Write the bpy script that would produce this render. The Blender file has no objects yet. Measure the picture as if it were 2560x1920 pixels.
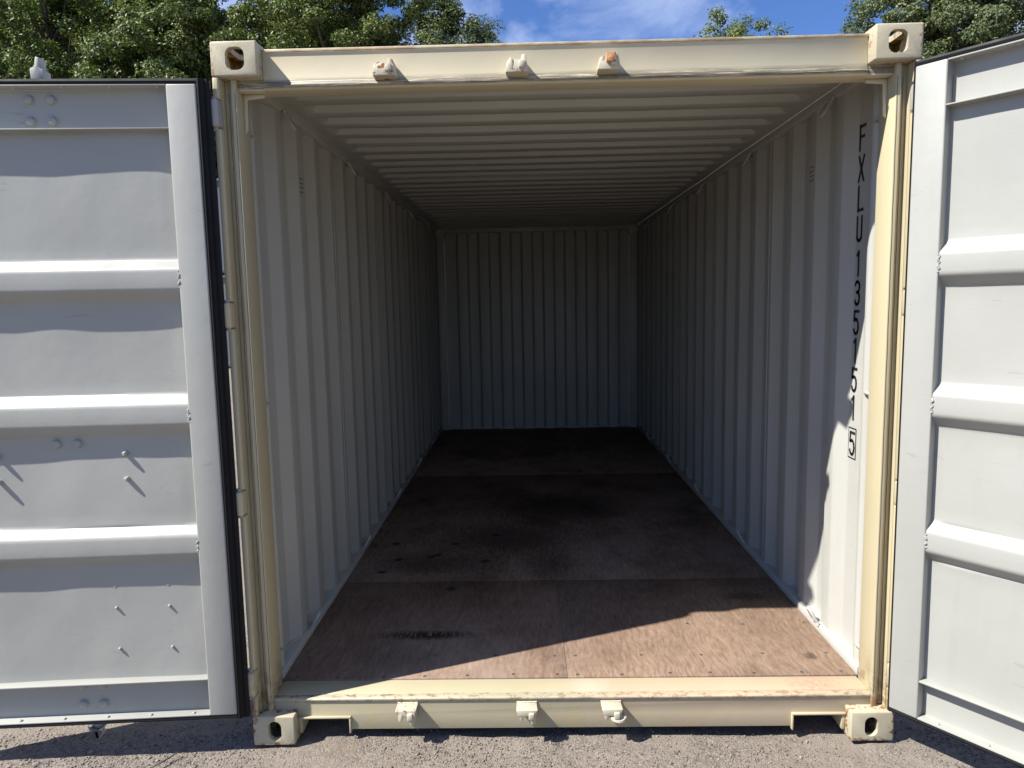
import bpy, bmesh, math, random
import numpy as np
from mathutils import Vector, Matrix, noise as mnoise

# ------------------------------------------------------------------ camera, world, sun, exposure
scene = bpy.context.scene
C = scene.collection
R = math.radians

cam_d = bpy.data.cameras.new('camera')
cam_d.sensor_width = 36.0
cam_d.lens = 1793.8 / 2560.0 * 36.0
cam_d.clip_start = 0.05
cam_d.clip_end = 3000
cam = bpy.data.objects.new('camera', cam_d)
C.objects.link(cam)
yaw, pitch, roll = -0.0201, -0.1131, -0.0194
fw = Vector((math.sin(yaw) * math.cos(pitch), math.cos(yaw) * math.cos(pitch), math.sin(pitch)))
rt = Vector((math.cos(yaw), -math.sin(yaw), 0))
up = rt.cross(fw)
r2 = math.cos(roll) * rt + math.sin(roll) * up
u2 = -math.sin(roll) * rt + math.cos(roll) * up
cam.matrix_world = Matrix(((r2.x, u2.x, -fw.x, -0.1464), (r2.y, u2.y, -fw.y, -2.569), (r2.z, u2.z, -fw.z, 1.6766), (0, 0, 0, 1)))
scene.camera = cam

SUN = Vector((-2.42, -1.0, 3.0)).normalized()          # towards the sun
sun_el = math.asin(SUN.z)
world = bpy.data.worlds.new('World')
scene.world = world
world.use_nodes = True
wn, wl = world.node_tree.nodes, world.node_tree.links
wn.clear()
w_out = wn.new('ShaderNodeOutputWorld')
w_bg = wn.new('ShaderNodeBackground')
w_bg.inputs['Strength'].default_value = 0.05
sky = wn.new('ShaderNodeTexSky')
sky.sky_type = 'NISHITA'
sky.sun_disc = False
sky.sun_elevation = sun_el
sky.sun_rotation = math.atan2(SUN.x, SUN.y)
sky.altitude = 200
sky.air_density = 1.0
sky.dust_density = 0.25
sky.ozone_density = 2.5
# thin cirrus over the whole sky
tc = wn.new('ShaderNodeTexCoord')
sep = wn.new('ShaderNodeSeparateXYZ')
wl.new(tc.outputs['Generated'], sep.inputs[0])
zz = wn.new('ShaderNodeMath'); zz.operation = 'ADD'; zz.inputs[1].default_value = 0.12
wl.new(sep.outputs['Z'], zz.inputs[0])
zm = wn.new('ShaderNodeMath'); zm.operation = 'MAXIMUM'; zm.inputs[1].default_value = 0.05
wl.new(zz.outputs[0], zm.inputs[0])
dx = wn.new('ShaderNodeMath'); dx.operation = 'DIVIDE'
dy = wn.new('ShaderNodeMath'); dy.operation = 'DIVIDE'
wl.new(sep.outputs['X'], dx.inputs[0]); wl.new(zm.outputs[0], dx.inputs[1])
wl.new(sep.outputs['Y'], dy.inputs[0]); wl.new(zm.outputs[0], dy.inputs[1])
cmb = wn.new('ShaderNodeCombineXYZ')
wl.new(dx.outputs[0], cmb.inputs[0]); wl.new(dy.outputs[0], cmb.inputs[1])
mp = wn.new('ShaderNodeMapping')
mp.inputs['Rotation'].default_value = (0, 0, R(-38))
mp.inputs['Scale'].default_value = (0.8, 0.62, 1)
mp.inputs['Location'].default_value = (4.9, 2.3, 0)
wl.new(cmb.outputs[0], mp.inputs[0])
cn = wn.new('ShaderNodeTexNoise')
cn.inputs['Scale'].default_value = 1.25
cn.inputs['Detail'].default_value = 9
cn.inputs['Roughness'].default_value = 0.58
cn.inputs['Distortion'].default_value = 1.1
wl.new(mp.outputs[0], cn.inputs['Vector'])
cr = wn.new('ShaderNodeValToRGB')
cr.color_ramp.elements[0].position = 0.47
cr.color_ramp.elements[0].color = (0, 0, 0, 1)
cr.color_ramp.elements[1].position = 0.78
cr.color_ramp.elements[1].color = (0.85, 0.85, 0.85, 1)
wl.new(cn.outputs['Fac'], cr.inputs[0])
tint = wn.new('ShaderNodeMix'); tint.data_type = 'RGBA'; tint.blend_type = 'MULTIPLY'
tint.inputs['Factor'].default_value = 1.0
tint.inputs[7].default_value = (0.78, 1.04, 1.56, 1)
wl.new(sky.outputs[0], tint.inputs[6])
mixc = wn.new('ShaderNodeMix'); mixc.data_type = 'RGBA'
mixc.inputs[7].default_value = (12.5, 13.6, 15.8, 1)
wl.new(cr.outputs[0], mixc.inputs['Factor'])
wl.new(tint.outputs[2], mixc.inputs[6])
wl.new(mixc.outputs[2], w_bg.inputs['Color'])
wl.new(w_bg.outputs[0], w_out.inputs[0])

sun_d = bpy.data.lights.new('sun', 'SUN')
sun_d.energy = 5.0
sun_d.angle = R(0.53)
sun_d.color = (1.0, 0.965, 0.90)
sun = bpy.data.objects.new('sun', sun_d)
C.objects.link(sun)
sun.location = (-12, -5, 15)
sun.rotation_euler = (-SUN).to_track_quat('-Z', 'Y').to_euler()

vs = scene.view_settings
vs.view_transform = 'Standard'
vs.look = 'None'
vs.exposure = 1.03
vs.gamma = 1.0
vs.use_curve_mapping = False
scene.cycles.use_denoising = True
scene.cycles.max_bounces = 10
scene.cycles.diffuse_bounces = 6
scene.cycles.glossy_bounces = 3
scene.cycles.caustics_reflective = False
scene.cycles.caustics_refractive = False
scene.cycles.sample_clamp_indirect = 6.0

rng = random.Random(11)
nrg = np.random.default_rng(5)

# ------------------------------------------------------------------ node helpers
class NT:
    def __init__(s, name):
        s.m = bpy.data.materials.new(name); s.m.use_nodes = True
        s.n, s.l = s.m.node_tree.nodes, s.m.node_tree.links
        s.p = s.n['Principled BSDF']
        s.tc = s.n.new('ShaderNodeTexCoord')
    def sock(s, v, inp):
        if isinstance(v, (int, float)): inp.default_value = v
        elif isinstance(v, tuple): inp.default_value = (*v, 1) if len(v) == 3 and inp.type == 'RGBA' else v
        else: s.l.new(v, inp)
    def noise(s, scale, detail=4, rough=.55, stretch=(1, 1, 1), loc=(0, 0, 0), dist=0, vec=None):
        mp = s.n.new('ShaderNodeMapping'); mp.inputs['Scale'].default_value = stretch; mp.inputs['Location'].default_value = loc
        s.l.new(vec or s.tc.outputs['Object'], mp.inputs[0])
        t = s.n.new('ShaderNodeTexNoise'); t.inputs['Scale'].default_value = scale; t.inputs['Detail'].default_value = detail
        t.inputs['Roughness'].default_value = rough; t.inputs['Distortion'].default_value = dist
        s.l.new(mp.outputs[0], t.inputs['Vector']); return t.outputs['Fac']
    def vor(s, scale, feature='F1', out='Distance', stretch=(1, 1, 1)):
        mp = s.n.new('ShaderNodeMapping'); mp.inputs['Scale'].default_value = stretch
        s.l.new(s.tc.outputs['Object'], mp.inputs[0])
        t = s.n.new('ShaderNodeTexVoronoi'); t.inputs['Scale'].default_value = scale; t.feature = feature
        s.l.new(mp.outputs[0], t.inputs['Vector']); return t.outputs[out]
    def ramp(s, fac, a, b, ca=0.0, cb=1.0):
        m = s.n.new('ShaderNodeMapRange'); m.clamp = True
        s.sock(fac, m.inputs[0]); m.inputs[1].default_value = a; m.inputs[2].default_value = b
        m.inputs[3].default_value = ca; m.inputs[4].default_value = cb; return m.outputs[0]
    def math(s, op, a, b=0.0):
        m = s.n.new('ShaderNodeMath'); m.operation = op; s.sock(a, m.inputs[0]); s.sock(b, m.inputs[1]); return m.outputs[0]
    def mix(s, f, a, b, mode='MIX'):
        m = s.n.new('ShaderNodeMix'); m.data_type = 'RGBA'; m.blend_type = mode
        s.sock(f, m.inputs['Factor']); s.sock(a, m.inputs[6]); s.sock(b, m.inputs[7]); return m.outputs[2]
    def xyz(s):
        t = s.n.new('ShaderNodeSeparateXYZ'); s.l.new(s.tc.outputs['Object'], t.inputs[0]); return t.outputs
    def blob(s, cx, cy, cz, rx, ry, rz, edge=0.3, wob=0.5, nscale=9):
        # 0..1 patch with an uneven outline round a point in object space
        X = s.xyz()
        d = None
        for o, c, r in ((X[0], cx, rx), (X[1], cy, ry), (X[2], cz, rz)):
            q = s.math('POWER', s.math('ABSOLUTE', s.math('DIVIDE', s.math('SUBTRACT', o, c), r)), 2.0)
            d = q if d is None else s.math('ADD', d, q)
        d = s.math('SQRT', d)
        d = s.math('ADD', d, s.math('MULTIPLY', s.math('SUBTRACT', s.noise(nscale, 6, .65), 0.5), wob * 2))
        return s.ramp(d, 1 - edge, 1 + edge, 1.0, 0.0)
    def bump(s, h, strength, dist=.002, prev=None):
        b = s.n.new('ShaderNodeBump'); b.inputs['Strength'].default_value = strength; b.inputs['Distance'].default_value = dist
        s.sock(h, b.inputs['Height'])
        if prev is not None: s.l.new(prev, b.inputs['Normal'])
        return b.outputs[0]
    def done(s, col, rough=.5, nrm=None, spec=None, metal=None):
        s.sock(col, s.p.inputs['Base Color']); s.sock(rough, s.p.inputs['Roughness'])
        if nrm is not None: s.l.new(nrm, s.p.inputs['Normal'])
        if spec is not None: s.p.inputs['Specular IOR Level'].default_value = spec
        if metal is not None: s.p.inputs['Metallic'].default_value = metal
        return s.m

RUST = (0.16, 0.055, 0.02)

def paint(name, base, rough=.42, mottle=.05, dirt=.25, dirt_col=(.16, .13, .09), speck=.35, rust=0.0, rust_scale=22, grime_top=None, orange=.10):
    t = NT(name)
    base = tuple(c * .79 for c in base)
    dark = tuple(c * (1 - mottle) for c in base); lite = tuple(min(.95, c * (1 + mottle)) for c in base)
    col = t.mix(t.ramp(t.noise(2.3, 5), .3, .7), dark, lite)
    f = t.math('MULTIPLY', t.ramp(t.noise(5.5, 8, .68, (1, 1, .6)), .52, .78), dirt)
    col = t.mix(f, col, dirt_col)
    sp = t.math('MULTIPLY', t.ramp(t.noise(150, 3, .6), .70, .76), t.ramp(t.noise(7, 3), .42, .62, 0, speck))
    col = t.mix(sp, col, (.10, .075, .05))
    if rust:
        m = t.ramp(t.math('MULTIPLY', t.noise(rust_scale, 7, .7), t.ramp(t.noise(4.1, 2), .35, .65, .75, 1.1)), .66 - .10 * rust, .70 - .10 * rust)
        rc = t.mix(t.noise(60, 4), (.09, .03, .012), (.30, .12, .04))
        col = t.mix(m, col, rc)
        rg = t.mix(m, (rough,) * 3, (.85,) * 3)
    else:
        rg = t.ramp(t.noise(9, 5), .3, .75, rough - .06, rough + .12)
    b = t.bump(t.noise(260, 2), orange, .0006)
    b = t.bump(t.noise(3.2, 3), .06, .02, b)
    return t.done(col, rg, b, .45)

M = {}
M['cream'] = paint('cream_frame_paint', (.602, .546, .387), .42, .05, .22)
M['cream_worn'] = paint('cream_frame_paint_worn', (.602, .546, .387), .48, .07, .55, speck=.8, rust=.35, rust_scale=34)
M['casting_plain'] = paint('cream_casting_paint', (.619, .568, .430), .5, .07, .28, speck=.7, rust=.55, rust_scale=16, orange=.5)
M['keeper'] = paint('cream_keeper_paint', (.60, .545, .41), .5, .08, .5, (.26, .17, .08), speck=.9, rust=.5, rust_scale=46, orange=.8)
M['grey'] = paint('grey_hinge_paint', (.413, .413, .387), .45, .06, .3, speck=.5, rust=.3, rust_scale=30)

def mat_white():
    t = NT('grey_white_interior_paint')
    X = t.xyz()
    base = (.395, .390, .355)
    col = t.mix(t.ramp(t.noise(1.7, 5), .3, .7), tuple(c * .94 for c in base), tuple(c * 1.04 for c in base))
    # vertical wash marks, cargo scuffs low on the walls, pin-head rust
    ws = t.math('MULTIPLY', t.ramp(t.noise(7, 7, .7, (1, 1, .10)), .54, .78), .22)
    col = t.mix(ws, col, (.30, .27, .21))
    low = t.ramp(X[2], .20, 1.1, 1, .15)
    sf = t.math('MULTIPLY', t.math('MULTIPLY', t.ramp(t.noise(11, 8, .75, (1, 1, 5)), .60, .66), low), .38)
    col = t.mix(sf, col, (.24, .22, .19))
    ch = t.ramp(t.noise(75, 4, .65), .735, .75)
    col = t.mix(t.math('MULTIPLY', ch, .7), col, (.20, .10, .045))
    b = t.bump(t.noise(260, 2), .10, .0006)
    b = t.bump(t.noise(4.2, 4), .14, .02, b)
    return t.done(col, t.ramp(t.noise(9, 5), .3, .75, .34, .52), b, .45)
M['white'] = mat_white()

def mat_doorw():
    t = NT('grey_white_door_paint')
    base = (.318, .318, .290)
    col = t.mix(t.ramp(t.noise(1.9, 5), .3, .7), tuple(c * .95 for c in base), tuple(c * 1.04 for c in base))
    ws = t.math('MULTIPLY', t.ramp(t.noise(9, 7, .7, (1, 1, .12)), .56, .80), .20)
    col = t.mix(ws, col, (.23, .215, .18))
    sc = t.math('MULTIPLY', t.ramp(t.noise(5, 3, .45, (1, 1, 9), dist=1.6), .695, .705), .35)
    col = t.mix(sc, col, (.22, .21, .19))
    ch = t.ramp(t.noise(85, 4, .65), .742, .755)
    col = t.mix(t.math('MULTIPLY', ch, .6), col, (.13, .085, .05))
    b = t.bump(t.noise(240, 2), .10, .0006)
    b = t.bump(t.noise(5.0, 4), .16, .016, b)
    return t.done(col, t.ramp(t.noise(8, 5), .3, .75, .34, .50), b, .45)
M['doorw'] = mat_doorw()

def mat_casting():
    t = NT('cream_casting_paint_rusted')
    X = t.xyz()
    H_ = 2.591
    base = (0.435, 0.391, 0.276)
    col = t.mix(t.ramp(t.noise(6, 6), .3, .7), tuple(c * .88 for c in base), tuple(c * 1.05 for c in base))
    col = t.mix(t.math('MULTIPLY', t.ramp(t.noise(14, 7, .7), .50, .72), .35), col, (.30, .24, .13))
    ax = t.math('ABSOLUTE', X[0])
    e = t.math('MAXIMUM', t.ramp(ax, 1.190, 1.214), t.ramp(X[2], .004, .030, 1, 0))
    e = t.math('MAXIMUM', e, t.math('MULTIPLY', t.ramp(X[2], 2.574, 2.588), .55))
    e = t.math('MAXIMUM', e, t.math('MULTIPLY', t.math('MULTIPLY', t.ramp(X[1], .012, .026), t.ramp(X[1], .10, .14, 1, 0)), .8))
    m = t.math('ADD', t.math('MULTIPLY', e, .17), t.noise(34, 8, .75))
    m = t.ramp(m, .64, .70)
    m = t.math('MULTIPLY', m, t.ramp(X[2], .5, 2.2, 1, .6))
    rc = t.mix(t.noise(70, 5), (.055, .02, .010), (.34, .15, .05))
    col = t.mix(m, col, rc)
    def inr(o, a, b_): return t.math('MULTIPLY', t.ramp(o, a, a + .001), t.ramp(o, b_ - .001, b_, 1, 0))
    zin = t.math('MAXIMUM', inr(X[2], .0185, .0995), inr(X[2], H_ - .0995, H_ - .0185))
    ins = t.math('MULTIPLY', t.math('MULTIPLY', inr(ax, 1.0775, 1.1985), inr(X[1], .0205, .1575)), zin)
    col = t.mix(ins, col, t.mix(t.ramp(t.noise(28, 6, .7), .38, .62), (.10, .045, .02), (.40, .29, .12)))
    b = t.bump(t.noise(120, 4), .45, .0012)
    b = t.bump(t.noise(30, 3), .25, .002, b)
    return t.done(col, t.mix(m, (.5,) * 3, (.85,) * 3), b, .35)
M['casting'] = mat_casting()

def mat_header():
    t = NT('cream_header_paint')
    X = t.xyz()
    base = (.535, .475, .330)
    col = t.mix(t.ramp(t.noise(2.1, 5), .3, .7), tuple(c * .95 for c in base), tuple(c * 1.04 for c in base))
    # brush of old dirt that collects along the bottom lip of the header
    band = t.math('MULTIPLY', t.ramp(X[2], 2.440, 2.446), t.ramp(X[2], 2.462, 2.480, 1, 0))
    st = t.ramp(t.noise(6, 9, .78, (1, 1, 30)), .38, .50)
    col = t.mix(t.math('MULTIPLY', t.math('MULTIPLY', band, st), .9), col, (.085, .072, .05))
    sp = t.math('MULTIPLY', t.ramp(t.noise(130, 3, .6), .69, .75), t.ramp(t.noise(6, 3), .40, .6, 0, .5))
    col = t.mix(sp, col, (.2, .13, .07))
    edge = t.math('MULTIPLY', t.ramp(X[2], 2.560, 2.566), t.ramp(t.noise(14, 7, .7, (1, 1, 4)), .40, .60))
    col = t.mix(t.math('MULTIPLY', edge, .75), col, (.30, .19, .09))
    b = t.bump(t.noise(220, 2), .12, .0006)
    b = t.bump(t.noise(4, 3, .5, (1, 1, 1)), .15, .015, b)
    return t.done(col, .45, b, .4)
M['header'] = mat_header()

def mat_sill():
    t = NT('cream_sill_paint')
    X = t.xyz()
    base = (.385, .345, .230)
    col = t.mix(t.ramp(t.noise(2.6, 5), .3, .7), tuple(c * .93 for c in base), tuple(c * 1.05 for c in base))
    lip = t.math('MULTIPLY', t.ramp(X[1], .074, .078, 1, 0), t.ramp(X[2], .142, .149))
    ch = t.ramp(t.noise(26, 9, .8, (1, 1.6, 1.6)), .525, .555)
    col = t.mix(t.math('MULTIPLY', t.math('MULTIPLY', lip, ch), .92), col, t.mix(t.noise(80, 3), (.22, .16, .09), (.12, .06, .03)))
    smear = t.math('MULTIPLY', lip, t.ramp(t.noise(6, 7, .7, (1, 5, 5)), .42, .66))
    col = t.mix(t.math('MULTIPLY', smear, .55), col, (.30, .27, .20))
    pk = t.math('MULTIPLY', t.blob(.62, .12, .168, .5, .10, .4, .6, .6, 5), .30)
    col = t.mix(pk, col, (.66, .40, .30))
    rd = t.math('MULTIPLY', t.math('MULTIPLY', t.blob(.965, .115, .168, .085, .040, .3, .6, .7, 26), t.ramp(t.noise(60, 6, .75), .42, .56)), .62)
    col = t.mix(rd, col, (.58, .17, .12))
    wh = t.math('MULTIPLY', t.blob(.085, .125, .168, .06, .05, .3, .6, .8, 20), .22)
    col = t.mix(wh, col, (.58, .54, .52))
    rs = t.math('MULTIPLY', t.ramp(t.noise(46, 6, .7), .66, .70), t.ramp(X[2], .03, .11, 1, .12))
    col = t.mix(rs, col, (.28, .15, .05))
    drip = t.math('MULTIPLY', t.ramp(X[2], .035, .13, 1, 0), t.ramp(t.noise(14, 8, .75, (1, 1, .35)), .50, .60))
    col = t.mix(t.math('MULTIPLY', drip, .5), col, (.44, .33, .13))
    b = t.bump(t.noise(190, 3), .16, .0008)
    b = t.bump(t.noise(5, 4), .16, .012, b)
    return t.done(col, .46, b, .4)
M['sill'] = mat_sill()

def mat_post():
    t = NT('cream_post_paint')
    X = t.xyz()
    base = (.462, .405, .264)
    col = t.mix(t.ramp(t.noise(2.0, 5, .5, (1, 1, .5)), .3, .7), tuple(c * .93 for c in base), tuple(c * 1.05 for c in base))
    g = t.math('MULTIPLY', t.ramp(t.math('ABSOLUTE', X[0]), 1.170, 1.1725), t.ramp(t.math('ABSOLUTE', X[0]), 1.190, 1.1935, 1, 0))
    st = t.ramp(t.noise(5, 9, .75, (14, 1, 1.2)), .44, .60)
    col = t.mix(t.math('MULTIPLY', t.math('MULTIPLY', g, st), .45), col, (.19, .16, .10))
    sp = t.math('MULTIPLY', t.ramp(t.noise(90, 5, .7), .66, .72), .5)
    col = t.mix(sp, col, (.24, .15, .07))
    lo = t.math('MULTIPLY', t.ramp(X[2], .13, .34, 1, 0), t.ramp(t.noise(20, 7, .72), .46, .56))
    col = t.mix(t.math('MULTIPLY', lo, .75), col, (.20, .085, .03))
    b = t.bump(t.noise(240, 2), .12, .0006)
    return t.done(col, .45, b, .4)
M['post'] = mat_post()

def mat_rubber():
    t = NT('black_rubber')
    col = t.mix(t.noise(30, 5), (.005, .005, .006), (.012, .012, .013))
    return t.done(col, t.ramp(t.noise(14, 4), .3, .7, .5, .65), t.bump(t.noise(90, 3), .1, .001), .2)
M['rubber'] = mat_rubber()

def mat_black():
    t = NT('black_stencil_paint')
    return t.done(t.mix(t.noise(60, 4), (.010, .010, .011), (.022, .021, .021)), .5)
M['ink'] = mat_black()

def mat_caulk():
    t = NT('dark_sealant')
    return t.done(t.mix(t.noise(40, 4), (.05, .042, .03), (.12, .10, .07)), .7)
M['caulk'] = mat_caulk()

def mat_ply():
    t = NT('brown_plywood')
    oi = t.n.new('ShaderNodeObjectInfo')
    off = t.n.new('ShaderNodeVectorMath'); off.operation = 'MULTIPLY_ADD'
    cx = t.n.new('ShaderNodeCombineXYZ')
    for i in range(3): t.l.new(oi.outputs['Random'], cx.inputs[i])
    t.l.new(cx.outputs[0], off.inputs[0]); off.inputs[1].default_value = (.9, .6, .3)
    t.l.new(t.tc.outputs['Object'], off.inputs[2])
    v = off.outputs[0]
    # grain that wanders
    wv = t.n.new('ShaderNodeVectorMath'); wv.operation = 'MULTIPLY_ADD'
    nz = t.n.new('ShaderNodeTexNoise'); nz.inputs['Scale'].default_value = 2.4; nz.inputs['Detail'].default_value = 3
    t.l.new(v, nz.inputs['Vector'])
    t.l.new(nz.outputs['Color'], wv.inputs[0]); wv.inputs[1].default_value = (.12, .05, 0); t.l.new(v, wv.inputs[2])
    g1 = t.noise(13, 6, .65, (6, 1, 1), vec=wv.outputs[0])
    g2 = t.noise(60, 4, .7, (5, .9, 1), vec=wv.outputs[0])
    big = t.noise(1.6, 5, .6, vec=v)
    col = t.mix(t.ramp(g1, .32, .68), (.205, .132, .092), (.365, .262, .192))
    col = t.mix(t.math('MULTIPLY', t.ramp(g2, .52, .72), .55), col, (.15, .075, .045))
    pale = t.math('MULTIPLY', t.ramp(big, .50, .72), .45)
    col = t.mix(pale, col, (.416, .320, .264))
    X = t.xyz()
    dark_mottle = t.math('MULTIPLY', t.ramp(t.noise(2.2, 7, .68), .46, .70), t.ramp(X[1], .8, 2.2, .45, .8))  # uneven dark mottling, stronger further into the container
    col = t.mix(dark_mottle, col, (.07, .045, .036))
    # oil marks and scorched spots left by cargo
    for (cx_, cy_, rx, ry, w, a) in ((-.62, .555, .19, .038, .30, .95), (-.70, 1.47, .34, .13, .8, .5), (-.28, 1.9, .35, .28, .6, .65), (.05, 2.6, .45, .3, .6, .7), (-.05, 1.42, .12, .22, .6, .5), (.95, .95, .10, .05, .6, .5), (1.03, .33, .022, .03, .5, .6)):
        b = t.math('MULTIPLY', t.blob(cx_, cy_, .172, rx, ry, .5, .45, w * 2.2, 46), a)
        if ry < .04 and rx > .1: b = t.math('MULTIPLY', b, t.ramp(t.noise(30, 5, .7, (3.2, .5, 1)), .36, .50))
        col = t.mix(b, col, (.028, .022, .02))
    for k in range(9):
        cx_, cy_ = rng.uniform(-1.05, -.35), rng.uniform(1.05, 2.0)
        b = t.math('MULTIPLY', t.blob(cx_, cy_, .172, .025, .022, .5, .5, .4, 30), .8)
        col = t.mix(b, col, (.02, .016, .014))
    # scratches
    sc = t.math('MULTIPLY', t.ramp(t.noise(3.0, 2, .3, (40, 1.1, 1), dist=1.2), .755, .765), .35)
    col = t.mix(sc, col, (.66, .56, .48))
    col = t.mix(1.0, col, (.79, .79, .79), 'MULTIPLY')
    b = t.bump(g2, .16, .0012)
    b = t.bump(g1, .10, .002, b)
    return t.done(col, t.ramp(big, .3, .7, .62, .8), b, .08)
M['ply'] = mat_ply()

def mat_screw():
    t = NT('steel_screw')
    return t.done(t.mix(t.noise(120, 3), (.03, .024, .02), (.16, .13, .11)), .55, None, .4, .3)
M['screw'] = mat_screw()

def mat_ground():
    t = NT('crushed_stone_ground')
    v1 = t.vor(150, 'F1', 'Color'); d1 = t.vor(150)
    d2 = t.vor(330)
    hs = t.n.new('ShaderNodeSeparateColor'); t.l.new(v1, hs.inputs[0])
    col = t.mix(hs.outputs[0], (.160, .134, .110), (.336, .292, .248))
    col = t.mix(t.ramp(hs.outputs[1], .78, .82), col, (.13, .12, .112))
    col = t.mix(t.math('MULTIPLY', t.ramp(d1, .35, .7), .5), col, (.208, .172, .140))
    col = t.mix(t.math('MULTIPLY', t.ramp(t.noise(1.1, 6, .6), .42, .66), .55), col, (.272, .232, .192))
    sand = t.ramp(t.noise(2.1, 7, .65, loc=(3, 1, 0)), .46, .60, 0, .75)
    col = t.mix(sand, col, t.mix(t.noise(240, 3), (.235, .20, .165), (.33, .285, .24)))
    col = t.mix(t.ramp(t.noise(3.1, 8, .7, loc=(1, 7, 0)), .56, .70, 0, .45), col, (.19, .145, .10))
    col = t.mix(1.0, col, (.78, .78, .78), 'MULTIPLY')
    b = t.bump(t.math('SUBTRACT', 1.0, d1), .6, .004)
    b = t.bump(t.math('SUBTRACT', 1.0, d2), .5, .003, b)
    return t.done(col, .92, b, .15)
M['ground'] = mat_ground()

def mat_stone():
    t = NT('loose_stone')
    g = t.n.new('ShaderNodeNewGeometry')
    r = g.outputs['Random Per Island']
    col = t.mix(r, (.152, .128, .108), (.368, .320, .276))
    r7 = t.math('FRACT', t.math('MULTIPLY', r, 17.31))
    col = t.mix(t.ramp(r7, .83, .86), col, (.11, .105, .10))
    col = t.mix(1.0, col, (.78, .78, .78), 'MULTIPLY')
    return t.done(col, .9, t.bump(t.noise(400, 3), .3, .001), .2)
M['stone'] = mat_stone()

def leaf_mat(name, a, b, c):
    t = NT(name)
    g = t.n.new('ShaderNodeNewGeometry')
    r = g.outputs['Random Per Island']
    col = t.mix(r, a, b)
    col = t.mix(t.ramp(t.noise(.55, 3), .45, .7), col, c)
    col = t.mix(1.0, col, (.90, .90, .84), 'MULTIPLY')
    t.done(col, .48, None, .35)
    tr = t.n.new('ShaderNodeBsdfTranslucent')
    t.l.new(t.mix(.5, col, (.16, .24, .03)), tr.inputs['Color'])
    ms = t.n.new('ShaderNodeMixShader'); ms.inputs[0].default_value = .26
    out = t.n['Material Output']
    t.l.new(t.p.outputs[0], ms.inputs[1]); t.l.new(tr.outputs[0], ms.inputs[2]); t.l.new(ms.outputs[0], out.inputs[0])
    return t.m
M['leaf_a'] = leaf_mat('leaves_deep_green', (.055, .088, .022), (.135, .180, .048), (.155, .185, .055))
M['leaf_b'] = leaf_mat('leaves_mid_green', (.070, .105, .026), (.165, .205, .062), (.19, .215, .075))
M['leaf_c'] = leaf_mat('leaves_grey_green', (.068, .094, .042), (.145, .175, .085), (.17, .19, .09))

def mat_bark():
    t = NT('bark')
    return t.done(t.mix(t.noise(9, 6, .6, (1, 1, .2)), (.045, .034, .025), (.14, .11, .085)), .9, t.bump(t.noise(14, 6, .6, (1, 1, .25)), .6, .02))
M['bark'] = mat_bark()
M['yardblue'] = paint('pale_blue_container_paint', (.13, .155, .19), .6, .06, .2)
M['yardgrey'] = paint('pale_grey_container_paint', (.17, .18, .19), .6, .06, .2)
M['plate_shade'] = paint('shade_black_steel', (.05, .05, .05), .6, .1, .2)  # near-black colour stands in for shade in the notches and under the floor

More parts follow.
